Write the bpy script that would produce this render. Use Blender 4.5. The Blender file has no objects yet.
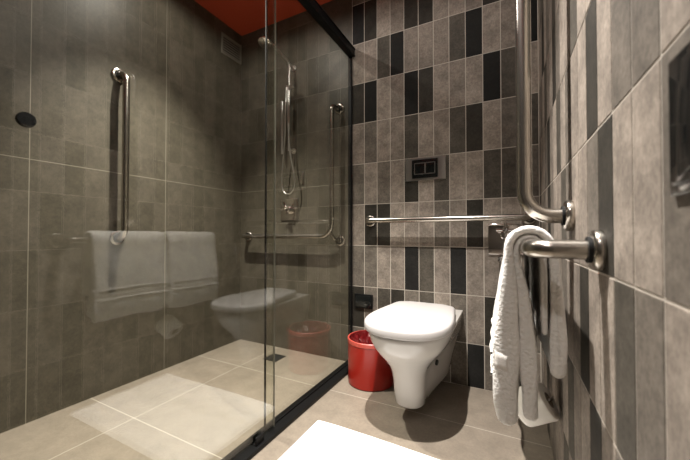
import bpy, bmesh, math, random
from mathutils import Vector, Matrix, noise
random.seed(7)
scn = bpy.context.scene
COL = scn.collection
PI = math.pi

# ------------------------------------------------------------------ room measures (metres)
XR, XL, YB, YF, ZC = 0.1376, -1.722, 1.687, -1.25, 2.22
XG = -0.812                       # plane of the shower screen
FX, FZ, TW, TH = -0.8195, 0.6955, 0.08, 0.24   # wall tile grid

# ------------------------------------------------------------------ materials
def new_mat(name):
    m = bpy.data.materials.new(name); m.use_nodes = True
    nt = m.node_tree; nt.nodes.clear()
    out = nt.nodes.new('ShaderNodeOutputMaterial')
    return m, nt, out

def principled(name, col, rough=.5, metal=0, bump=0, bscale=200, coat=0, spec=.5, var=0, vscale=6, sheen=0, bdist=.002):
    m, nt, out = new_mat(name)
    b = nt.nodes.new('ShaderNodeBsdfPrincipled')
    b.inputs['Base Color'].default_value = (*col, 1)
    b.inputs['Roughness'].default_value = rough
    b.inputs['Metallic'].default_value = metal
    b.inputs['Coat Weight'].default_value = coat
    b.inputs['Specular IOR Level'].default_value = spec
    b.inputs['Sheen Weight'].default_value = sheen
    nt.links.new(b.outputs[0], out.inputs[0])
    tc = nt.nodes.new('ShaderNodeTexCoord')
    if var:
        n = nt.nodes.new('ShaderNodeTexNoise'); n.inputs['Scale'].default_value = vscale
        n.inputs['Detail'].default_value = 6
        nt.links.new(tc.outputs['Object'], n.inputs['Vector'])
        mr = nt.nodes.new('ShaderNodeMapRange')
        mr.inputs['From Min'].default_value = .3; mr.inputs['From Max'].default_value = .7
        mr.inputs['To Min'].default_value = 1-var; mr.inputs['To Max'].default_value = 1+var
        nt.links.new(n.outputs['Fac'], mr.inputs['Value'])
        mx = nt.nodes.new('ShaderNodeVectorMath'); mx.operation = 'SCALE'
        mx.inputs[0].default_value = col
        nt.links.new(mr.outputs[0], mx.inputs['Scale'])
        nt.links.new(mx.outputs[0], b.inputs['Base Color'])
    if bump:
        n = nt.nodes.new('ShaderNodeTexNoise'); n.inputs['Scale'].default_value = bscale
        n.inputs['Detail'].default_value = 3
        nt.links.new(tc.outputs['Object'], n.inputs['Vector'])
        bp = nt.nodes.new('ShaderNodeBump'); bp.inputs['Strength'].default_value = bump
        bp.inputs['Distance'].default_value = bdist
        nt.links.new(n.outputs['Fac'], bp.inputs['Height'])
        nt.links.new(bp.outputs[0], b.inputs['Normal'])
    return m

def stone(name, base, joints, grout, var=.12, rough=.45, width=.0015, attr=None, spec=.35):
    """large matt tile: base colour with cloudy mottling; joints = list of (axis, position) in world metres"""
    m, nt, out = new_mat(name); N = nt.nodes; L = nt.links
    b = N.new('ShaderNodeBsdfPrincipled'); L.new(b.outputs[0], out.inputs[0])
    b.inputs['Roughness'].default_value = rough
    tc = N.new('ShaderNodeTexCoord')
    def nz(scale, detail, rgh=.6, stretch=(1, 1, 1)):
        mp = N.new('ShaderNodeMapping'); mp.inputs['Scale'].default_value = stretch
        L.new(tc.outputs['Object'], mp.inputs['Vector'])
        n = N.new('ShaderNodeTexNoise'); n.inputs['Scale'].default_value = scale
        n.inputs['Detail'].default_value = detail; n.inputs['Roughness'].default_value = rgh
        L.new(mp.outputs[0], n.inputs['Vector']); return n
    def mrange(src, a, c, lo, hi):
        r = N.new('ShaderNodeMapRange'); r.inputs['From Min'].default_value = a; r.inputs['From Max'].default_value = c
        r.inputs['To Min'].default_value = lo; r.inputs['To Max'].default_value = hi
        L.new(src, r.inputs['Value']); return r.outputs[0]
    n1 = nz(14, 10, .70); n2 = nz(95, 5, .8)
    v1 = mrange(n1.outputs['Fac'], .38, .62, 1-var*1.2, 1+var*1.2)
    v2 = mrange(n2.outputs['Fac'], .38, .62, 1-var, 1+var)
    b.inputs['Specular IOR Level'].default_value = spec
    mu = N.new('ShaderNodeMath'); mu.operation = 'MULTIPLY'; L.new(v1, mu.inputs[0]); L.new(v2, mu.inputs[1])
    sc = N.new('ShaderNodeVectorMath'); sc.operation = 'SCALE'
    if attr:
        a = N.new('ShaderNodeAttribute'); a.attribute_name = attr
        L.new(a.outputs['Color'], sc.inputs[0])
    else:
        sc.inputs[0].default_value = base
    L.new(mu.outputs[0], sc.inputs['Scale'])
    col = sc.outputs[0]
    if joints:
        sep = N.new('ShaderNodeSeparateXYZ'); L.new(tc.outputs['Object'], sep.inputs[0])
        mask = None
        for ax, pos in joints:
            s = N.new('ShaderNodeMath'); s.operation = 'SUBTRACT'; L.new(sep.outputs['XYZ'.index(ax)], s.inputs[0]); s.inputs[1].default_value = pos
            ab = N.new('ShaderNodeMath'); ab.operation = 'ABSOLUTE'; L.new(s.outputs[0], ab.inputs[0])
            lt = N.new('ShaderNodeMath'); lt.operation = 'LESS_THAN'; L.new(ab.outputs[0], lt.inputs[0]); lt.inputs[1].default_value = width
            if mask is None: mask = lt.outputs[0]
            else:
                mx = N.new('ShaderNodeMath'); mx.operation = 'MAXIMUM'; L.new(mask, mx.inputs[0]); L.new(lt.outputs[0], mx.inputs[1]); mask = mx.outputs[0]
        mix = N.new('ShaderNodeMix'); mix.data_type = 'RGBA'
        L.new(mask, mix.inputs['Factor']); L.new(col, mix.inputs['A']); mix.inputs['B'].default_value = (*grout, 1)
        col = mix.outputs['Result']
    L.new(col, b.inputs['Base Color'])
    bp = N.new('ShaderNodeBump'); bp.inputs['Strength'].default_value = .35; bp.inputs['Distance'].default_value = .001
    L.new(n2.outputs['Fac'], bp.inputs['Height']); L.new(bp.outputs[0], b.inputs['Normal'])
    return m

def glass_mat():
    """clear pane: Fresnel reflection over tinted transmission, the same for every ray; the IOR is inverted on back faces so both faces reflect alike"""
    m, nt, out = new_mat('clear_glass'); N = nt.nodes; L = nt.links
    geo = N.new('ShaderNodeNewGeometry')
    ior = N.new('ShaderNodeMapRange'); L.new(geo.outputs['Backfacing'], ior.inputs['Value'])
    ior.inputs['To Min'].default_value = 1.52; ior.inputs['To Max'].default_value = 1/1.52
    fr = N.new('ShaderNodeFresnel'); L.new(ior.outputs[0], fr.inputs['IOR'])
    tr = N.new('ShaderNodeBsdfTransparent'); tr.inputs[0].default_value = (.93, .935, .90, 1)
    gl = N.new('ShaderNodeBsdfGlossy'); gl.inputs['Roughness'].default_value = 0; gl.inputs['Color'].default_value = (1, 1, 1, 1)
    mx = N.new('ShaderNodeMixShader'); L.new(fr.outputs[0], mx.inputs[0]); L.new(tr.outputs[0], mx.inputs[1]); L.new(gl.outputs[0], mx.inputs[2])
    L.new(mx.outputs[0], out.inputs[0])
    return m

TAUPE = (.082, .071, .052)
FLOORC = (.210, .176, .139)
M = {}
M['wall_tile'] = stone('taupe_porcelain', TAUPE, [('Y', .544), ('Y', 1.117), ('Y', -.03), ('Z', 1.066)], (.24, .22, .175), var=.14, rough=.42)
M['wall_tile_back'] = stone('taupe_porcelain_far', TAUPE, [('Z', 1.066)], (.24, .22, .175), var=.14, rough=.42)
M['floor'] = stone('beige_floor_porcelain', FLOORC, [('X', -1.376), ('Y', 1.342), ('Y', .766), ('Y', .19), ('Y', -.386)], (.41, .37, .31), var=.085, rough=.38, width=.0017)
M['mosaic'] = stone('slate_look_tile', (.2, .2, .2), [], (0, 0, 0), var=.21, rough=.68, attr='tile', spec=.2)
M['grout'] = principled('grout', (.50, .45, .385), .9, bump=.3)
M['red'] = principled('red_ceiling_paint', (.47, .062, .022), .6, bump=.1, bscale=80)
M['glass'] = glass_mat()
M['steel'] = principled('brushed_steel', (.47, .435, .39), .24, 1, bump=.05, bscale=400)
M['chrome'] = principled('polished_chrome', (.76, .72, .70), .09, 1)
M['satin'] = principled('satin_chrome', (.78, .76, .73), .28, 1)
M['black'] = principled('matt_black_aluminium', (.006, .006, .006), .42, 0, bump=.05, spec=.15)
M['black_gloss'] = principled('gloss_black_plastic_and_reflection', (.008, .009, .009), .10, 0)  # black plastic; also the mirrored darkness painted on the flush plate
M['rubber_gap'] = principled('black_rubber_and_gap_shade', (.005, .005, .005), .7, spec=.2)  # seal rubber; also the painted shade of the flange gaps
M['glass_edge'] = principled('polished_glass_edge', (.15, .145, .12), .3)
M['ceramic'] = principled('white_ceramic', (.52, .493, .463), .12, 0, coat=.3)
M['lid'] = principled('white_duroplast', (.47, .447, .437), .32, 0)
M['towel'] = principled('white_terry', (.78, .755, .72), .95, bump=1, bscale=150, sheen=.2, bdist=.005)
M['border'] = principled('white_woven_band', (.74, .71, .67), .8, bump=.7, bscale=700)
M['mat_cloth'] = principled('white_bath_mat_cotton', (.90, .885, .87), .95, bump=.7, bscale=300, sheen=.3)
M['redplastic'] = principled('red_plastic', (.29, .012, .006), .30, 0)
M['redbag'] = principled('red_bin_liner', (.11, .005, .006), .22, 0)
M['redrim'] = principled('pinkish_red_rim', (.48, .07, .05), .35, 0)  # lighter, pinker red than the bin body
M['paper'] = principled('white_tissue_paper', (.84, .80, .73), .9, bump=.4, bscale=150)
M['card'] = principled('grey_card_core', (.33, .28, .22), .9)
M['vent'] = principled('grey_vent_metal', (.21, .195, .16), .5)
M['dark'] = principled('dark_recess', (.012, .012, .012), .8)
M['plain_wall'] = principled('plain_plaster', (.12, .105, .085), .8, var=.05)
M['door'] = principled('dark_wood_door', (.10, .06, .035), .45, var=.15, vscale=12)

# ------------------------------------------------------------------ mesh helpers
def obj(name, bm, mats, parent=None, smooth=True, angle=35):
    me = bpy.data.meshes.new(name)
    bmesh.ops.recalc_face_normals(bm, faces=bm.faces[:])
    bm.to_mesh(me); bm.free()
    if not isinstance(mats, (list, tuple)): mats = [mats]
    for m in mats: me.materials.append(m)
    o = bpy.data.objects.new(name, me); COL.objects.link(o)
    if smooth:
        me.polygons.foreach_set('use_smooth', [True]*len(me.polygons))
        me.set_sharp_from_angle(angle=math.radians(angle))
    if parent is not None:
        o.parent = parent
        o.location = -parent.location
    return o

def thing(name, loc, label, cat, group=None):
    o = bpy.data.objects.new(name, None); COL.objects.link(o); o.location = loc
    o.empty_display_size = .05
    tag(o, label, cat, group); return o

def tag(o, label, cat, group=None):
    o['label'] = label; o['category'] = cat
    if group: o['group'] = group
    return o

def struct(name, bm, m, smooth=False, label=None):
    o = obj(name, bm, m, smooth=smooth); o['kind'] = 'structure'
    if label: o['label'] = label
    return o

def box(bm, x0, x1, y0, y1, z0, z1, bev=0, seg=2):
    r = bmesh.ops.create_cube(bm, size=1)
    vs = r['verts']
    for v in vs:
        v.co = Vector(((x0+x1)/2+v.co.x*(x1-x0), (y0+y1)/2+v.co.y*(y1-y0), (z0+z1)/2+v.co.z*(z1-z0)))
    if bev:
        es = list({e for v in vs for e in v.link_edges})
        bmesh.ops.bevel(bm, geom=es, offset=bev, segments=seg, affect='EDGES', profile=.5)

def frame_from(d):
    d = d.normalized(); a = Vector((0, 0, 1)) if abs(d.z) < .9 else Vector((1, 0, 0))
    u = d.cross(a).normalized(); return u, d.cross(u).normalized()

def fillet(pts, rad, n=8):
    pts = [Vector(p) for p in pts]; out = [pts[0]]
    for i in range(1, len(pts)-1):
        a, b, c = pts[i-1], pts[i], pts[i+1]
        r = rad[i-1] if isinstance(rad, (list, tuple)) else rad
        d1 = (a-b).normalized(); d2 = (c-b).normalized()
        ang = d1.angle(d2); t = r/math.tan(ang/2)
        p1 = b+d1*t; p2 = b+d2*t
        cen = b+(d1+d2).normalized()*(r/math.sin(ang/2))
        v1 = p1-cen; v2 = p2-cen; th = v1.angle(v2)
        for k in range(n+1):
            s = k/n
            out.append(cen+(v1*math.sin((1-s)*th)+v2*math.sin(s*th))/math.sin(th))
    out.append(pts[-1]); return out

def tube(bm, pts, r, seg=20, caps=True):
    pts = [Vector(p) for p in pts]; n = len(pts)
    tg = [(pts[min(i+1, n-1)]-pts[max(i-1, 0)]).normalized() for i in range(n)]
    u, _ = frame_from(tg[0]); rings = []
    for i in range(n):
        u = (u-tg[i]*u.dot(tg[i])).normalized(); w = tg[i].cross(u)
        rr = r[i] if isinstance(r, (list, tuple)) else r
        rings.append([bm.verts.new(pts[i]+(u*math.cos(2*PI*k/seg)+w*math.sin(2*PI*k/seg))*rr) for k in range(seg)])
    for i in range(n-1):
        for k in range(seg):
            bm.faces.new((rings[i][k], rings[i][(k+1) % seg], rings[i+1][(k+1) % seg], rings[i+1][k]))
    if caps: bm.faces.new(rings[0][::-1]); bm.faces.new(rings[-1])

def lathe(bm, prof, origin, axis, seg=40, close=False):
    """prof: (radius, distance along axis)"""
    o = Vector(origin); d = Vector(axis).normalized(); u, w = frame_from(d)
    rings = []
    for r, h in prof:
        if r < 1e-6: rings.append([bm.verts.new(o+d*h)])
        else: rings.append([bm.verts.new(o+d*h+(u*math.cos(2*PI*k/seg)+w*math.sin(2*PI*k/seg))*r) for k in range(seg)])
    pairs = list(zip(rings, rings[1:]))
    if close: pairs.append((rings[-1], rings[0]))
    for a, b in pairs:
        for k in range(seg):
            k2 = (k+1) % seg
            if len(a) == 1 and len(b) == 1: continue
            if len(a) == 1: bm.faces.new((a[0], b[k2], b[k]))
            elif len(b) == 1: bm.faces.new((a[k], a[k2], b[0]))
            else: bm.faces.new((a[k], a[k2], b[k2], b[k]))

def loft(bm, rings, cap0=True, cap1=True):
    vr = [[bm.verts.new(p) for p in r] for r in rings]; n = len(vr[0])
    for a, b in zip(vr, vr[1:]):
        for k in range(n): bm.faces.new((a[k], a[(k+1) % n], b[(k+1) % n], b[k]))
    if cap0: bm.faces.new(vr[0][::-1])
    if cap1: bm.faces.new(vr[-1])
    return vr

def flange(parent, pos, axis, r=.034, h=.017, tr=.016):
    bm = bmesh.new()
    lathe(bm, [(0, 0), (r*.97, 0), (r, .002), (r, h-.005), (r-.002, h-.0018), (r-.005, h), (tr+.004, h+.001), (tr+.002, h+.003), (0, h+.003)], pos, axis, 48)
    obj('flange', bm, M['steel'], parent)
    bm = bmesh.new(); d = Vector(axis)
    lathe(bm, [(tr+.0004, h+.001), (tr+.0055, h+.001), (tr+.0055, h+.0055), (tr+.0004, h+.0055)], pos, axis, 40, close=True)
    return obj('gap_ring', bm, M['rubber_gap'], parent)  # black ring carries the shade of the gap between tube and flange

# ------------------------------------------------------------------ room shell
bm = bmesh.new(); box(bm, XL, XR, YF, YB, -.08, 0); struct('floor', bm, M['floor'], label='beige porcelain tile floor')
bm = bmesh.new(); box(bm, XL-.1, XR+.1, YF-.1, YB+.1, ZC, ZC+.08); struct('ceiling', bm, M['red'], label='red painted ceiling')
bm = bmesh.new(); box(bm, XL-.08, XL, YF, YB, -.08, ZC); struct('wall_left', bm, M['wall_tile'], label='taupe tiled shower side wall')
bm = bmesh.new(); box(bm, XL-.08, FX, YB, YB+.08, -.08, ZC); struct('wall_far', bm, M['wall_tile_back'], label='taupe tiled end wall of the shower')
bm = bmesh.new(); box(bm, XL-.08, XR+.08, YF-.08, YF, -.08, ZC); struct('wall_front', bm, M['plain_wall'], label='plain wall behind the camera')

# tile tones: L light, l light-mid, M mid, m mid-dark, D dark, K near black
TONE = {'L': (.268, .230, .190), 'l': (.212, .181, .149), 'M': (.138, .120, .098), 'm': (.076, .067, .053), 'D': (.034, .030, .023), 'K': (.0090, .0084, .0066), 'B': (.017, .0163, .0145)}
BACK = {6: 'MMlLLMLMlLMl', 5: 'BDLlDDLLlDlM', 4: 'LLmKlllmKLlK', 3: 'DKLlKDLlLKmL', 2: 'lMLlmLlmDLMm',
        1: 'MLMLDLmLLmmM', 0: 'lDDLLLMlDLLl', -1: 'MMLlBmlBllMl', -2: 'DMmDMmLMlDlM', -3: 'MlMMlMlMBMDl'}
RIGHT = {  # columns from Y = .3377 towards the far wall (index 0 = .3377-.4177); below 0 towards the viewer
    1: 'LMMLDLlMLmLlDMlLMm', 0: 'MLLDMlLMmlLMDlMLml', -1: 'LMmLLDlLMlDLmLMlLM', -2: 'lLMlDLlmLMlLMDLlMl',
    2: 'lDLMLLmlLMDLlmLMlL', 3: 'LlMLDLMlLLmlMLDlLM'}

def tone(ch, k):
    c = TONE[ch]; f = 1+random.uniform(-.07, .07)
    return (c[0]*f*k, c[1]*f*k*.99, c[2]*f*k, 1)

def mosaic(name, place, cells, slab, label):
    """one wall: grout slab with raised, slightly eased tiles; place(u,v,d) -> world"""
    bm = bmesh.new(); lay = bm.loops.layers.float_color.new('tile')
    nf0 = 0; box(bm, *slab)
    for f in bm.faces: f.material_index = 0
    done = len(bm.faces)
    g = .0019; e = .0006; h = .0009
    for u0, u1, v0, v1, col in cells:
        if u1-u0 < .01 or v1-v0 < .008: continue
        outer = [(u0+g, v0+g), (u1-g, v0+g), (u1-g, v1-g), (u0+g, v1-g)]
        inner = [(u0+g+e, v0+g+e), (u1-g-e, v0+g+e), (u1-g-e, v1-g-e), (u0+g+e, v1-g-e)]
        a = [bm.verts.new(place(u, v, -.0005)) for u, v in outer]
        b = [bm.verts.new(place(u, v, h-.0004)) for u, v in outer]
        c = [bm.verts.new(place(u, v, h)) for u, v in inner]
        fs = [bm.faces.new(c)]
        for k in range(4):
            k2 = (k+1) % 4
            fs.append(bm.faces.new((a[k], a[k2], b[k2], b[k]))); fs.append(bm.faces.new((b[k], b[k2], c[k2], c[k])))
        for f in fs:
            f.material_index = 1
            for l in f.loops: l[lay] = col
    o = obj(name, bm, [M['grout'], M['mosaic']], smooth=False); o['kind'] = 'structure'; o['label'] = label
    return o

cells = []
for r in range(-3, 7):
    for c in range(12):
        cells.append((max(FX+TW*c, FX+.001), min(FX+TW*(c+1), XR-.002), max(FZ+TH*r, .001), min(FZ+TH*(r+1), ZC), tone(BACK[r][c], 1)))
mosaic('wall_back', lambda u, v, d: (u, YB-d, v), cells, (FX, XR+.08, YB, YB+.08, -.08, ZC), 'patchwork of grey and taupe upright tiles behind the toilet')
cells = []
Y0 = .3377
for r in range(-3, 7):
    for c in range(-20, 17):
        if r in RIGHT and 0 <= c < 18: ch = RIGHT[r][c]
        else: ch = random.choice('LLLllMMmmDK' if c > 0 else 'LLllMM')
        cells.append((max(Y0+TW*c, YF), min(Y0+TW*(c+1), YB-.003), max(FZ+TH*r, .001), min(FZ+TH*(r+1), ZC), tone(ch, 1)))
mosaic('wall_right', lambda u, v, d: (XR-d, u, v), cells, (XR, XR+.08, YF, YB+.08, -.08, ZC), 'patchwork tiled wall close on the right')

# ------------------------------------------------------------------ shower screen (fixed) and sliding door
scr = thing('shower_screen', (XG, 1.3, 0), 'fixed clear glass shower screen with black rail and floor track beside the red bin', 'shower screen')
bm = bmesh.new(); box(bm, -.8275, -.8195, .936, YB-.012, .022, 1.835); obj('glass_panel', bm, M['glass'], scr, smooth=False)
bm = bmesh.new(); box(bm, -.8275, -.8195, .932, .9355, .024, 1.825, .0005); obj('edge_seal', bm, M['rubber_gap'], scr)
bm = bmesh.new(); box(bm, -.838, -.816, YB-.016, YB-.001, .022, 1.825, .001); obj('wall_jamb', bm, M['black'], scr)
bm = bmesh.new(); box(bm, -.839, -.800, -.9, YB-.001, 1.825, 1.872, .002); box(bm, -.800, -.797, -.9, YB-.001, 1.866, 1.872); box(bm, -.800, -.797, -.9, YB-.001, 1.825, 1.830)
obj('top_rail', bm, M['black'], scr)
bm = bmesh.new(); box(bm, -.845, -.772, -.9, YB-.003, .0005, .016, .002); box(bm, -.836, -.812, -.9, YB-.003, .014, .022, .001)
obj('floor_track', bm, M['black'], scr)
bm = bmesh.new(); box(bm, -.812, -.806, .845, .885, .015, .045, .001); box(bm, -.790, -.784, .845, .885, .015, .045, .001); box(bm, -.812, -.784, .845, .885, .015, .019, .001)
obj('floor_guide', bm, M['black'], scr)

dr = thing('shower_door', (-.795, .3, .02), 'sliding clear glass shower door with a small black knob', 'shower door')
bm = bmesh.new(); box(bm, -.801, -.793, -.05, .953, .024, 1.822); obj('glass_panel', bm, M['glass'], dr, smooth=False)
bm = bmesh.new(); box(bm, -.801, -.793, .9532, .9540, .024, 1.822); obj('polished_edge', bm, M['glass_edge'], dr, smooth=False)
kb = bmesh.new()
lathe(kb, [(0, 0), (.009, 0), (.009, .003), (.0125, .004), (.0140, .007), (.0140, .012), (.0125, .0155), (0, .0165)], (-.793, .243, .969), (1, -.1, .08), 36)
obj('knob', kb, M['black_gloss'], dr)

# ------------------------------------------------------------------ toilet
TX = -.362
def outline(front, back, hw_mid, hw_back, z, n=56, p=2.5, sh=0.42, rb=0):
    """half-widths run from the wall to the widest place, then a superellipse closes the front"""
    ym = front+(back-front)*sh; pts = []
    for k in range(n):
        t = k/(n-1)*2-1                      # -1 (rear left) .. 1 (rear right)
        a = abs(t); s = 1 if t > 0 else -1
        if a > .55:                         # straight flank
            q = (a-.55)/.45
            y = ym+(back-ym)*q
            e = q*q*(3-2*q)
            x = hw_mid+(hw_back-hw_mid)*e
            if rb: 
                over = max(0, (y-(back-rb))/rb); x -= rb*.9*(1-math.sqrt(max(0, 1-over*over)))
        else:
            th = a/.55*PI/2
            x = hw_mid*abs(math.sin(th))**(2/p); y = ym-(ym-front)*abs(math.cos(th))**(2/p)
        pts.append(Vector((TX+s*x, y, z)))
    return pts
t = thing('wall_hung_toilet', (TX, 1.45, .06), 'white wall-hung toilet with closed lid below the flush plate', 'toilet')
bm = bmesh.new()
W = YB-.003
secs = [  # z, front, hw_mid, hw_back, p, sh
    (.058, 1.262, .044, .088, 2.4, .16), (.061, 1.246, .054, .096, 2.5, .16), (.070, 1.236, .060, .100, 2.6, .16), (.12, 1.226, .063, .108, 2.7, .17), (.17, 1.216, .065, .120, 2.6, .18),
    (.205, 1.203, .070, .130, 2.5, .20), (.235, 1.183, .083, .138, 2.4, .24), (.262, 1.158, .104, .146, 2.3, .28), (.288, 1.133, .127, .152, 2.3, .33),
    (.312, 1.113, .146, .157, 2.3, .37), (.338, 1.100, .159, .161, 2.3, .40), (.362, 1.093, .166, .164, 2.3, .42), (.373, 1.091, .168, .165, 2.3, .42), (.378, 1.094, .166, .164, 2.3, .42)]
loft(bm, [outline(f, W, a, b, z, p=p, sh=sh) for z, f, a, b, p, sh in secs])
obj('bowl', bm, M['ceramic'], t, angle=50)
bm = bmesh.new()
loft(bm, [outline(1.092+i, 1.597-i, .164-i, .14-i, z, rb=.05, sh=.40, p=2.35) for z, i in ((.3785, .014), (.380, .012), (.387, .012), (.3885, .014))])
obj('seat', bm, M['lid'], t, angle=50)
bm = bmesh.new()
loft(bm, [outline(1.080+i, 1.602-i, .174-i, .145-i, z, rb=.06, sh=.40, p=2.35) for z, i in ((.3835, .010), (.3840, .003), (.387, .0005), (.395, 0), (.407, .0005), (.413, .003), (.4165, .007), (.4185, .014), (.4195, .026))]+[[Vector((TX+(p_.x-TX)*k_, 1.36+(p_.y-1.36)*k_, z)) for p_ in outline(1.106, 1.576, .148, .119, z, rb=.06, sh=.40, p=2.35)] for z, k_ in ((.4202, .85), (.4206, .6), (.421, .3))])
obj('lid', bm, M['lid'], t, angle=60)
for s in (-1, 1):
    bm = bmesh.new(); lathe(bm, [(0, 0), (.011, 0), (.011, .022), (.009, .025), (0, .025)], (TX+s*.075, 1.618, .378), (0, 0, 1), 20); obj('hinge', bm, M['chrome'], t)
bm = bmesh.new(); lathe(bm, [(0, 0), (.012, 0), (.012, .006), (0, .007)], (TX+.0872, 1.40, .205), (1, -.2, -.1), 24)
o = obj('fixing_hole_shade', bm, M['dark'], t); o['label'] = 'dark disc painted as the shade in a round fixing hole'  # flat disc, its near-black colour gives the shade inside the hole
o.scale = (1, 1, 1)

# ------------------------------------------------------------------ flush plate
fp = thing('flush_plate', (-.384, YB-.004, 1.11), 'glossy rectangular flush plate above the toilet', 'flush plate')
def pillow(bm, x0, x1, z0, z1, y, d, bow, nx=16, nz=8):
    """softly bowed front plate facing -Y"""
    g = []
    for i in range(nx+1):
        row = []
        for j in range(nz+1):
            u = i/nx*2-1; v = j/nz*2-1
            yy = y-d-bow*(1-u**4)
            row.append(bm.verts.new(((x0+x1)/2+u*(x1-x0)/2, yy, (z0+z1)/2+v*(z1-z0)/2)))
        g.append(row)
    for i in range(nx):
        for j in range(nz): bm.faces.new((g[i][j], g[i+1][j], g[i+1][j+1], g[i][j+1]))
    b = [bm.verts.new((x, y, z)) for x, z in ((x0, z0), (x1, z0), (x1, z1), (x0, z1))]
    edge = [[g[i][0] for i in range(nx+1)], [g[nx][j] for j in range(nz+1)], [g[i][nz] for i in range(nx, -1, -1)], [g[0][j] for j in range(nz, -1, -1)]]
    for k in range(4): bm.faces.new([b[k], b[(k+1) % 4]]+edge[k][::-1])
    bm.faces.new(b)
bm = bmesh.new(); pillow(bm, -.490, -.278, 1.050, 1.170, YB-.001, .006, .006); obj('frame', bm, M['satin'], fp, angle=50)
bm = bmesh.new(); box(bm, -.452, -.316, 1.6682, 1.6745, 1.060, 1.160, .0015); obj('reflected_dark_face', bm, M['black_gloss'], fp)  # black colour stands for the dark room mirrored in a chrome plate
for x0, x1 in ((-.437, -.382), (-.379, -.330)):
    bm = bmesh.new()
    q = .0016; z0, z1 = 1.082, 1.140
    box(bm, x0, x1, 1.6668, 1.6695, z0, z1, .0008)
    b = obj('button', bm, M['black_gloss'], fp)  # mirrored darkness put into the button colour as well
    bm = bmesh.new()
    for a in ((x0-q, x0+q, z0-q, z1+q), (x1-q, x1+q, z0-q, z1+q), (x0, x1, z0-q, z0+q), (x0, x1, z1-q, z1+q)):
        box(bm, a[0], a[1], 1.6662, 1.6682, a[2], a[3])
    o = obj('trim_line', bm, M['satin'], b, smooth=False); o.location = (0, 0, 0)

# ------------------------------------------------------------------ black wall plates
wp = thing('wall_plate', (-.743, YB-.003, .37), 'black rectangular wall plate low on the tiles above the red bin', 'wall plate')
bm = bmesh.new(); box(bm, -.800, -.686, YB-.012, YB-.0008, .330, .412, .002); obj('frame', bm, M['black'], wp)
bm = bmesh.new(); box(bm, -.791, -.695, YB-.0142, YB-.0105, .338, .404, .0012); obj('cover', bm, M['black_gloss'], wp)
wp = thing('switch_plate', (XR-.003, .335, .855), 'glossy black switch plate on the right wall tile nearest the camera', 'switch')
bm = bmesh.new(); box(bm, XR-.0050, XR-.0008, .2700, .3900, .793, .916, .0015, 3); obj('frame', bm, M['black_gloss'], wp)
for k in range(2):
    bm = bmesh.new(); box(bm, XR-.0065, XR-.0045, .279+.052*k, .330+.052*k, .803, .906, .0009, 2); obj('rocker', bm, M['black_gloss'], wp)

# ------------------------------------------------------------------ grab bars
R = .0160
g = thing('grab_bar', (-.30, YB-.003, .835), 'long straight horizontal steel grab bar above the toilet', 'grab bar')
zb = .837; yb = YB-.075
bm = bmesh.new(); tube(bm, fillet([(-.700, YB-.012, zb), (-.700, yb, zb), (.096, yb, zb), (.096, YB-.012, zb)], .032), R-.001, 24); obj('tube', bm, M['steel'], g)
for x in (-.700, .096): flange(g, (x, YB-.0008, zb), (0, -1, 0), .033, .012)

g = thing('grab_bar', (XR-.003, .888, 1.18), 'vertical steel grab bar on the right wall above the towels', 'grab bar')
bx = .040; yv = .889
bm = bmesh.new(); tube(bm, fillet([(XR-.012, yv, 1.562), (bx, yv, 1.562), (bx, yv, .803), (XR-.012, yv, .803)], .062, 14), .0172, 32); obj('tube', bm, M['steel'], g)
for z in (1.562, .803): flange(g, (XR-.0008, yv, z), (-1, 0, 0), .036, .016, .0172)

g = thing('grab_bar', (XL+.003, .868, 1.15), 'vertical steel grab bar on the taupe side wall of the shower', 'grab bar')
lx = XL+.072; ly = .868
bm = bmesh.new(); tube(bm, fillet([(XL+.010, ly, 1.556), (lx, ly, 1.556), (lx, ly, .742), (XL+.010, ly, .742)], .050, 14), .0155, 28); obj('tube', bm, M['steel'], g)
for z in (1.556, .742): flange(g, (XL-.0005, ly, z), (1, 0, 0), .035, .012)

g = thing('towel_bar', (XR-.003, .95, .734), 'horizontal steel bar on the right wall holding two towels', 'towel bar')
bm = bmesh.new(); tube(bm, fillet([(XR-.012, .638, .734), (bx, .638, .734), (bx, 1.455, .734), (XR-.012, 1.455, .734)], .030, 12), .0160, 32); obj('tube', bm, M['steel'], g)
for y in (.638, 1.455): flange(g, (XR-.0008, y, .734), (-1, 0, 0), .033, .015)

g = thing('grab_bar', (-1.2, YB-.002, .75), 'L-shaped steel grab bar inside the shower', 'grab bar')
ys = YB-.070; xs = -.921
bm = bmesh.new(); tube(bm, fillet([(-.905, YB-.012, 1.530), (xs, ys, 1.530), (xs, ys, .748), (-1.640, ys, .748), (-1.640, YB-.012, .748)], [.028, .075, .028], 12), .0150, 24); obj('tube', bm, M['steel'], g)
bm = bmesh.new(); tube(bm, fillet([(xs-.010, ys, .775), (xs+.012, ys+.012, .730), (-.897, YB-.012, .722)], .015), .010, 16); obj('strut', bm, M['steel'], g)
for x, z in ((-.905, 1.530), (-.897, .722), (-1.640, .748)): flange(g, (x, YB-.0004, z), (0, -1, 0), .033, .012, .015)

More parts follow.
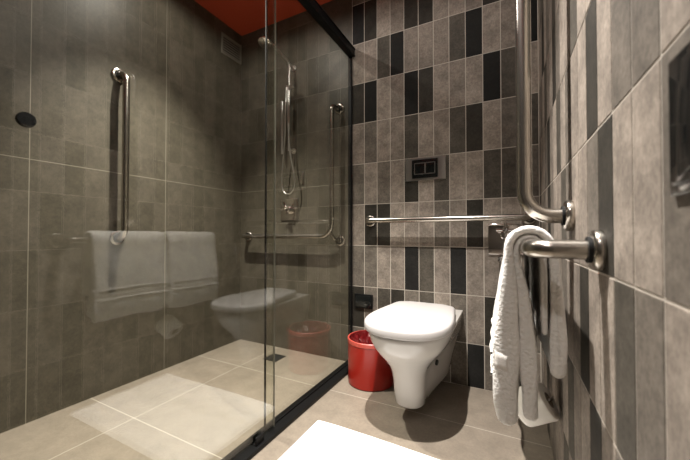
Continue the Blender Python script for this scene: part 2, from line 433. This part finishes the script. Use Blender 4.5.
# ------------------------------------------------------------------ towels
def slab(path, thick, y0, y1, ny, wav):
    """thick folded cloth: centre line in X-Z with a thickness at every point (x, z, thick), swept along Y with soft waves and rounded rims"""
    P = [Vector((a, t_, b)) for a, b, t_ in path]
    L = [0]
    for a, b in zip(P, P[1:]): L.append(L[-1]+math.hypot(b.x-a.x, b.z-a.z))
    N = 72; C = []; j = 0
    for i in range(N+1):
        s = L[-1]*i/N
        while j < len(L)-2 and L[j+1] < s: j += 1
        C.append(P[j].lerp(P[j+1], (s-L[j])/(L[j+1]-L[j])))
    for _ in range(5): C = [C[0]]+[(C[i-1]+C[i]*2+C[i+1])/4 for i in range(1, N)]+[C[-1]]
    T = [c.y for c in C]; C = [Vector((c.x, 0, c.z)) for c in C]
    tan = [(C[min(i+1, N)]-C[max(i-1, 0)]).normalized() for i in range(N+1)]
    nor = [Vector((-t_.z, 0, t_.x)) for t_ in tan]
    ys = []; W_ = y1-y0
    for v in (0, .05, .13, .25, .4, .6, .8, 1): ys.append(y0+.012*v)
    ys += [y0+.012+(W_-.024)*k/ny for k in range(1, ny)]
    for v in (1, .8, .6, .4, .25, .13, .05, 0): ys.append(y1-.012*v)
    rings = []
    for y in ys:
        e = min(y-y0, y1-y)
        k = math.sqrt(max(.0, 1-(1-min(1, e/.012))**2))*.8+.2
        up = []; dn = []; hs_ = []
        for i in range(N+1):
            c = C[i]; s = i/N; low = min(1, max(0, (.76-c.z)/.32))
            q = Vector((c.x+wav(y, c.z, s)*low, y+.004*math.sin(c.z*23+1)*low, c.z+.004*math.sin(y*31)*(1 if s < .04 or s > .96 else 0)))
            h = T[i]/2*k*(1+.10*math.sin(y*47+c.z*31+s*9)*low)
            up.append(q+nor[i]*h); dn.append(q-nor[i]*h); hs_.append(h)
        def cap(c, d, n_, a): return [c+(n_*math.cos(q)+d*math.sin(q))*a for q in (PI*.12, PI*.25, PI*.38, PI*.5, PI*.62, PI*.75, PI*.88)]
        rings.append(up+cap((up[-1]+dn[-1])/2, tan[-1], nor[-1], hs_[-1])+dn[::-1]+cap((up[0]+dn[0])/2, -tan[0], -nor[0], hs_[0]))
    bm = bmesh.new(); loft(bm, rings); return bm

def towel(y0, y1, drop, label):
    zt = .734; t = thing('hand_towel', (bx, (y0+y1)/2, zt), label, 'towel', 'white towels over the steel bar')
    rr = .0165+.0070
    def over(r, a0, a1, th, n=10): return [(bx+r*math.cos(math.radians(a0+(a1-a0)*k/n)), zt+r*math.sin(math.radians(a0+(a1-a0)*k/n)), th) for k in range(n+1)]
    inner = [(.044, .408-drop, .026), (.043, .47, .032), (.038, .56, .029), (.030, .64, .022), (.019, .70, .014)]+over(rr, 178, 2, .0125)+[(.065, .70, .012), (.066, .65, .012), (.067, .60, .012), (.068, .570-drop, .010)]
    ro = rr+.0150
    outer = [(-.004, .396-drop, .036), (-.010, .44, .050), (-.006, .54, .046), (.001, .64, .034), (.004, .70, .020)]+over(ro, 175, 5, .0155)+[(.082, .70, .017), (.085, .62, .023), (.086, .55, .029), (.084, .500-drop, .024)]
    w1 = lambda y, z, s: .003*math.sin(y*19+z*7)+.002*math.sin(y*41)
    w2 = lambda y, z, s: (.005*math.sin(y*17+1.2)+.0025*math.sin(y*37+z*11))*(1 if s < .5 else .35)
    obj('inner_fold', slab(inner, .013, y0+.006, y1-.004, 40, w1), M['towel'], t, angle=80)
    obj('outer_fold', slab(outer, .017, y0, y1, 46, w2), M['towel'], t, angle=80)
    ctr = [(.396-drop, -.004, .036), (.44, -.010, .050), (.54, -.006, .046), (.64, .001, .034)]
    def face_x(y, z):
        x, th = -.010, .050
        for (za, xa, ta), (zb_, xb, tb) in zip(ctr, ctr[1:]):
            if za <= z <= zb_: f = (z-za)/(zb_-za); x = xa+(xb-xa)*f; th = ta+(tb-ta)*f
        low = min(1, max(0, (.76-z)/.32))
        return x+w2(y, z, .1)*low-th/2*(1+.10*math.sin(y*47+z*31+1.0)*low)
    def strip(bm, ya, yb_, z0, z1, d, ny=40):
        rows = []
        for j in range(ny+1):
            y = ya+(yb_-ya)*j/ny; row = []
            for q in range(7):
                z = z0+(z1-z0)*q/6+.004*math.sin(y*9)
                row.append(bm.verts.new((face_x(y, z)-(d if 0 < q < 6 else -.001), y, z)))
            rows.append(row)
        for a, b in zip(rows, rows[1:]):
            for q in range(6): bm.faces.new((a[q], a[q+1], b[q+1], b[q]))
    bm = bmesh.new()
    for z0, z1, d in ((.466, .473, .0042), (.478, .504, .0012), (.509, .516, .0042)): strip(bm, y0+.013, y1-.013, z0, z1, d)
    rows = []
    for a in range(9):          # the border carried round the near rim
        row = []
        for b in range(7):
            f = a/8; z = .484+.034*b/6-.10*(f*.024)+.004; x = -.0265+.026*f
            u = min(1, max(0, (abs(x+.0095)/.0240-.2)/.8))
            low = min(1, max(0, (.76-z)/.32))
            row.append(bm.verts.new((x+w2(y0, z, .1)*low, y0+.012*(1-math.sqrt(max(0, 1-u*u)))-(.0030 if 0 < b < 6 and 0 < a < 8 else -.001)+.004*math.sin(z*23+1)*low, z)))
        rows.append(row)
    for a, b in zip(rows, rows[1:]):
        for q in range(6): bm.faces.new((a[q], a[q+1], b[q+1], b[q]))
    obj('woven_border', bm, M['border'], t, angle=80)
    return t
towel(.708, 1.035, .0, 'white terry towel over the steel bar, nearer the camera')
towel(1.052, 1.350, .014, 'white terry towel over the steel bar, farther one towards the toilet wall')

# ------------------------------------------------------------------ toilet roll and its holder
hd = thing('toilet_roll_holder', (XR-.003, 1.16, .25), 'chrome toilet roll holder low on the right wall', 'toilet roll holder')
ax = Vector((.78, -.13, .50)).normalized(); rc = Vector((.070, 1.105, .250))
bm = bmesh.new(); lathe(bm, [(0, 0), (.021, 0), (.021, .006), (.016, .010), (.010, .012), (0, .012)], (XR-.0008, 1.185, .212), (-1, 0, 0), 32); obj('rose', bm, M['chrome'], hd)
bm = bmesh.new(); tube(bm, fillet([(XR-.010, 1.185, .212), (XR-.016, 1.185, .212), (XR-.016, 1.172, .262), tuple(rc+ax*.052), tuple(rc-ax*.05)], .010), .0045, 14); obj('arm', bm, M['chrome'], hd)
tr = thing('toilet_roll', tuple(rc), 'tilted white toilet paper roll hanging below the nearer towel', 'toilet roll')
bm = bmesh.new(); R2 = .053
lathe(bm, [(.021, -.045), (R2-.012, -.045), (R2-.005, -.043), (R2-.001, -.038), (R2, -.032), (R2, .038), (R2-.002, .043), (R2-.006, .045), (.021, .045)], rc, ax, 64, close=True); obj('paper', bm, M['paper'], tr)
bm = bmesh.new(); lathe(bm, [(.0185, -.0455), (.0208, -.0455), (.0208, .0455), (.0185, .0455)], rc, ax, 40, close=True); obj('core', bm, M['card'], tr)

# ------------------------------------------------------------------ bidet tap on the back wall
bt = thing('bidet_tap', (.0, YB-.003, .74), 'square chrome tap plate with cross handle behind the towels', 'tap')
bm = bmesh.new(); box(bm, -.080, .070, YB-.010, YB-.0008, .662, .812, .004, 3); obj('plate', bm, M['chrome'], bt)
bm = bmesh.new(); lathe(bm, [(0, 0), (.022, 0), (.022, .020), (.017, .024), (.017, .045), (0, .046)], (-.005, YB-.010, .757), (0, -1, 0), 32); obj('body', bm, M['chrome'], bt)
bm = bmesh.new(); tube(bm, [(-.043, YB-.062, .780), (.033, YB-.062, .780)], .0065, 16); tube(bm, [(-.005, YB-.062, .745), (-.005, YB-.062, .815)], .0065, 16)
lathe(bm, [(0, 0), (.012, 0), (.012, .02), (.009, .024), (0, .024)], (-.005, YB-.052, .780), (0, -1, 0), 24); obj('handle', bm, M['chrome'], bt)
bm = bmesh.new(); tube(bm, [(-.026, YB-.010, .640), (-.026, YB-.030, .640)], .012, 20); lathe(bm, [(0, 0), (.014, 0), (.014, .008), (0, .008)], (-.026, YB-.0008, .640), (0, -1, 0), 24); obj('outlet', bm, M['chrome'], bt)
bm = bmesh.new()
hp = [Vector((-.026, YB-.026, .636)), Vector((-.026, YB-.028, .55)), Vector((-.015, YB-.04, .35)), Vector((.02, YB-.05, .24)), Vector((.06, YB-.06, .30)), Vector((.085, YB-.065, .45)), Vector((.095, YB-.07, .58))]
def spline(P, n=10):
    out = []
    for i in range(len(P)-1):
        p0 = P[max(i-1, 0)]; p1 = P[i]; p2 = P[i+1]; p3 = P[min(i+2, len(P)-1)]
        for k in range(n):
            t_ = k/n
            out.append(.5*((2*p1)+(-p0+p2)*t_+(2*p0-5*p1+4*p2-p3)*t_*t_+(-p0+3*p1-3*p2+p3)*t_**3))
    out.append(P[-1]); return out
tube(bm, spline(hp), .0055, 12); obj('hose', bm, M['chrome'], bt)
sp = thing('bidet_sprayer', (.097, YB-.07, .60), 'small chrome bidet sprayer in the corner behind the towels', 'sprayer')
bm = bmesh.new(); lathe(bm, [(0, 0), (.009, 0), (.010, .03), (.011, .09), (.013, .10), (.013, .115), (0, .116)], (.096, YB-.070, .578), (0, -.15, 1), 24); obj('handle', bm, M['chrome'], sp)
bm = bmesh.new(); box(bm, .085, XR-.0008, YB-.082, YB-.058, .600, .616, .003); obj('wall_hook', bm, M['chrome'], sp)

# ------------------------------------------------------------------ red bin
BX, BY, BR, BH = -.630, 1.520, .118, .228
bn = thing('waste_bin', (BX, BY, 0), 'round red plastic bin between the shower screen and the toilet', 'bin')
bm = bmesh.new()
lathe(bm, [(0, 0), (BR-.004, 0), (BR, .005), (BR+.001, .10), (BR+.001, BH-.022), (BR-.004, BH-.022), (BR-.005, .010), (0, .008)], (BX, BY, 0.0005), (0, 0, 1), 72); obj('body', bm, M['redplastic'], bn)
bm = bmesh.new(); lathe(bm, [(BR+.0012, BH-.022), (BR+.003, BH-.020), (BR+.003, BH-.002), (BR+.001, BH), (BR-.003, BH), (BR-.005, BH-.002), (BR-.005, BH-.022)], (BX, BY, 0.0005), (0, 0, 1), 72, close=True); obj('rim', bm, M['redrim'], bn)
bm = bmesh.new(); S = 90; rings = []
prof = [(BR-.0065, BH+.001), (BR-.010, BH-.004), (BR-.016, BH-.018), (BR-.024, BH-.032), (BR-.042, BH-.045), (.050, BH-.055), (.02, BH-.06)]
for i, (r, h) in enumerate(prof):
    rg = []
    for k in range(S):
        a = 2*PI*k/S
        nn = noise.noise(Vector((math.cos(a)*6, math.sin(a)*6, h*30)))
        amp = .0 if i == 0 else (.004 if i == 1 else .011)
        hh = h+(noise.noise(Vector((math.cos(a)*9, math.sin(a)*9, i*2.))))*(.002 if i < 2 else .030)
        rr = min(r+nn*amp, BR-.0062)
        rg.append(Vector((BX+math.cos(a)*rr, BY+math.sin(a)*rr, hh)))
    rings.append(rg)
loft(bm, rings, cap0=False); obj('liner', bm, M['redbag'], bn, angle=20)

# ------------------------------------------------------------------ bath mat
bm = bmesh.new(); nx, ny = 60, 40; x0, x1, y0, y1 = -.690, .050, .655, 1.096
g = []
for i in range(nx+1):
    row = []
    for j in range(ny+1):
        u = i/nx; v = j/ny
        x = x0+(x1-x0)*u; y = y0+(y1-y0)*v+.006*math.sin(u*5+.5)*v
        e = min(u, 1-u)*(x1-x0); e2 = min(v, 1-v)*(y1-y0)
        z = .0095*min(1, math.sqrt(max(0, min(e, e2))/.006))+.001*noise.noise(Vector((x*9, y*9, 0)))+.0012
        row.append(bm.verts.new((x, y, max(z, .0012))))
    g.append(row)
for i in range(nx):
    for j in range(ny): bm.faces.new((g[i][j], g[i+1][j], g[i+1][j+1], g[i][j+1]))
r = bmesh.ops.extrude_face_region(bm, geom=bm.faces[:])
for v in r['geom']:
    if isinstance(v, bmesh.types.BMVert): v.co.z = .0006
tag(obj('bath_mat', bm, M['mat_cloth']), 'white cotton bath mat on the floor in front of the toilet', 'bath mat')

# ------------------------------------------------------------------ shower fittings
sx = -1.243; sy = YB-.060
sh = thing('shower_column', (sx, YB-.002, 1.5), 'chrome shower column with overhead head and looped hose on the shower end wall', 'shower')
bm = bmesh.new(); tube(bm, fillet([(sx, sy, 1.30), (sx, sy, 1.872), (sx+.002, 1.405, 1.912), (sx, 1.400, 1.893)], [.02, .010], 8), .0075, 16); obj('riser', bm, M['satin'], sh)
bm = bmesh.new(); lathe(bm, [(0, 0), (.009, 0), (.010, .010), (.034, .016), (.037, .020), (.037, .026), (.034, .028), (0, .028)], (sx, 1.400, 1.895), (.1, -.35, -1), 40); obj('shower_head', bm, M['chrome'], sh)
for z in (1.862, 1.31):
    bm = bmesh.new(); tube(bm, [(sx, sy, z), (sx-.004, YB-.006, z)], .007, 16); lathe(bm, [(0, 0), (.018, 0), (.018, .007), (0, .008)], (sx-.004, YB-.0005, z), (0, -1, 0), 28); obj('bracket', bm, M['satin'], sh)
bm = bmesh.new(); box(bm, sx-.010, sx+.010, sy-.020, sy+.010, 1.694, 1.718, .003, 2); tube(bm, [(sx+.014, sy, 1.706), (sx+.034, sy, 1.706)], .008, 16); obj('slider', bm, M['satin'], sh)
hs = bmesh.new(); lathe(hs, [(0, 0), (.007, 0), (.008, .04), (.008, .28), (.010, .32), (.010, .345), (0, .348)], (sx-.062, YB-.052, 1.288), (0, 0, 1), 28); obj('hand_shower', hs, M['satin'], sh)
bm = bmesh.new()
tube(bm, spline([Vector(q) for q in ((sx-.004, sy-.024, 1.700), (sx-.010, sy-.024, 1.55), (sx-.016, sy-.022, 1.40), (sx-.038, sy-.012, 1.22), (sx-.050, sy-.008, 1.10), (sx-.036, sy-.006, 1.035), (sx+.006, sy-.004, 1.020), (sx+.044, sy-.006, 1.055), (sx+.050, sy-.010, 1.13), (sx+.026, sy-.018, 1.26), (sx+.012, sy-.022, 1.42), (sx+.010, sy-.022, 1.60), (sx+.006, sy-.022, 1.700))], 12), .0046, 12)
obj('hose', bm, M['satin'], sh)
bm = bmesh.new(); box(bm, -1.188, -1.168, YB-.006, YB-.0005, 1.085, 1.165, .002); o = obj('hose_outlet_cover', bm, M['steel'], sh)

sv = thing('shower_valve', (-1.28, YB-.002, .925), 'square chrome shower valve with cross handle under the hose', 'valve')
bm = bmesh.new(); box(bm, -1.352, -1.208, YB-.008, YB-.0005, .853, .997, .003, 3); obj('plate', bm, M['chrome'], sv)
bm = bmesh.new(); lathe(bm, [(0, 0), (.027, 0), (.027, .02), (.018, .026), (.018, .045), (0, .046)], (-1.272, YB-.008, .920), (0, -1, 0), 32); obj('body', bm, M['chrome'], sv)
bm = bmesh.new(); c = Vector((-1.272, YB-.060, .935))
for a in (.35, .35+PI/2):
    d = Vector((math.cos(a), 0, math.sin(a)))*.036; tube(bm, [c-d, c+d], .007, 16)
lathe(bm, [(0, 0), (.015, 0), (.015, .02), (.010, .025), (0, .025)], (-1.272, YB-.050, .935), (0, -1, 0), 28); obj('handle', bm, M['chrome'], sv)

vt = thing('air_vent', (XL+.001, 1.59, 2.07), 'grey louvred air vent high on the shower wall', 'vent')
bm = bmesh.new(); v0, v1, w0, w1 = 1.500, 1.676, 2.000, 2.140
for a in ((v0, v1, w0, w0+.010), (v0, v1, w1-.010, w1), (v0, v0+.010, w0+.01, w1-.01), (v1-.010, v1, w0+.01, w1-.01)): box(bm, XL+.0005, XL+.010, a[0], a[1], a[2], a[3], .001)
obj('frame', bm, M['vent'], vt)
bm = bmesh.new(); box(bm, XL+.0005, XL+.002, v0+.008, v1-.008, w0+.008, w1-.008); obj('backing', bm, M['dark'], vt, smooth=False)
for k in range(7):
    bm = bmesh.new(); z = w0+.015+k*.0170; box(bm, XL+.005, XL+.0085, v0+.010, v1-.010, z, z+.0075, .0008)
    obj('slat', bm, M['vent'], vt, smooth=False)

dn = thing('floor_drain', (-1.277, 1.532, .001), 'small square dark floor drain in the shower floor', 'drain')
bm = bmesh.new()
a, b, c, d = -1.327, -1.227, 1.482, 1.582
for q in ((a, b, c, c+.008), (a, b, d-.008, d), (a, a+.008, c+.008, d-.008), (b-.008, b, c+.008, d-.008)): box(bm, q[0], q[1], q[2], q[3], .0006, .0028, .0006)
obj('frame', bm, principled('dark_bronze_steel', (.10, .09, .075), .35, .8), dn)
bm = bmesh.new(); box(bm, a+.006, b-.006, c+.006, d-.006, .0006, .0012); obj('recess', bm, M['dark'], dn, smooth=False)
for k in range(6):
    bm = bmesh.new(); x = a+.017+k*.0132; box(bm, x-.0022, x+.0022, c+.008, d-.008, .0012, .0024); obj('grate_bar', bm, bpy.data.materials['dark_bronze_steel'], dn, smooth=False)

# ------------------------------------------------------------------ lights: ceiling downlights
def spot(loc, power, size, blend, rad, col=(1, .80, .60), tgt=None):
    l = bpy.data.lights.new('downlight', 'SPOT'); l.energy = power; l.spot_size = math.radians(size); l.spot_blend = blend
    l.shadow_soft_size = rad; l.color = col
    o = bpy.data.objects.new('downlight', l); COL.objects.link(o); o.location = loc
    d = Vector(tgt)-Vector(loc) if tgt else Vector((0, 0, -1))
    o.rotation_euler = d.to_track_quat('-Z', 'Y').to_euler()
    return o
WARM = (1, .955, .90)
spot((-.35, .78, ZC-.02), 385, 80, 1, .012, WARM)
spot((-.35, .78, ZC-.02), 15, 172, .3, .012, WARM)
spot((-1.25, .96, ZC-.02), 370, 84, 1, .012, WARM)
spot((-1.25, .96, ZC-.02), 13, 172, .3, .012, WARM)
spot((-.36, -.38, ZC-.02), 58, 110, 1, .02, WARM)
w = bpy.data.worlds.new('World'); scn.world = w; w.use_nodes = True
w.node_tree.nodes['Background'].inputs[0].default_value = (0, 0, 0, 1)

# ------------------------------------------------------------------ camera
cam = bpy.data.cameras.new('Camera'); co = bpy.data.objects.new('Camera', cam); COL.objects.link(co)
cam.sensor_width = 36; cam.lens = 36*313.9/690; cam.clip_start = .01
co.location = (0, 0, .7589)
co.rotation_euler = (math.radians(90+.848), 0, math.radians(27.22))
cam.dof.use_dof = True; cam.dof.focus_distance = 1.5; cam.dof.aperture_fstop = 4.5
scn.camera = co
vs = scn.view_settings
vs.view_transform = 'Standard'; vs.look = 'None'; vs.gamma = 1; vs.exposure = 0; vs.use_curve_mapping = False
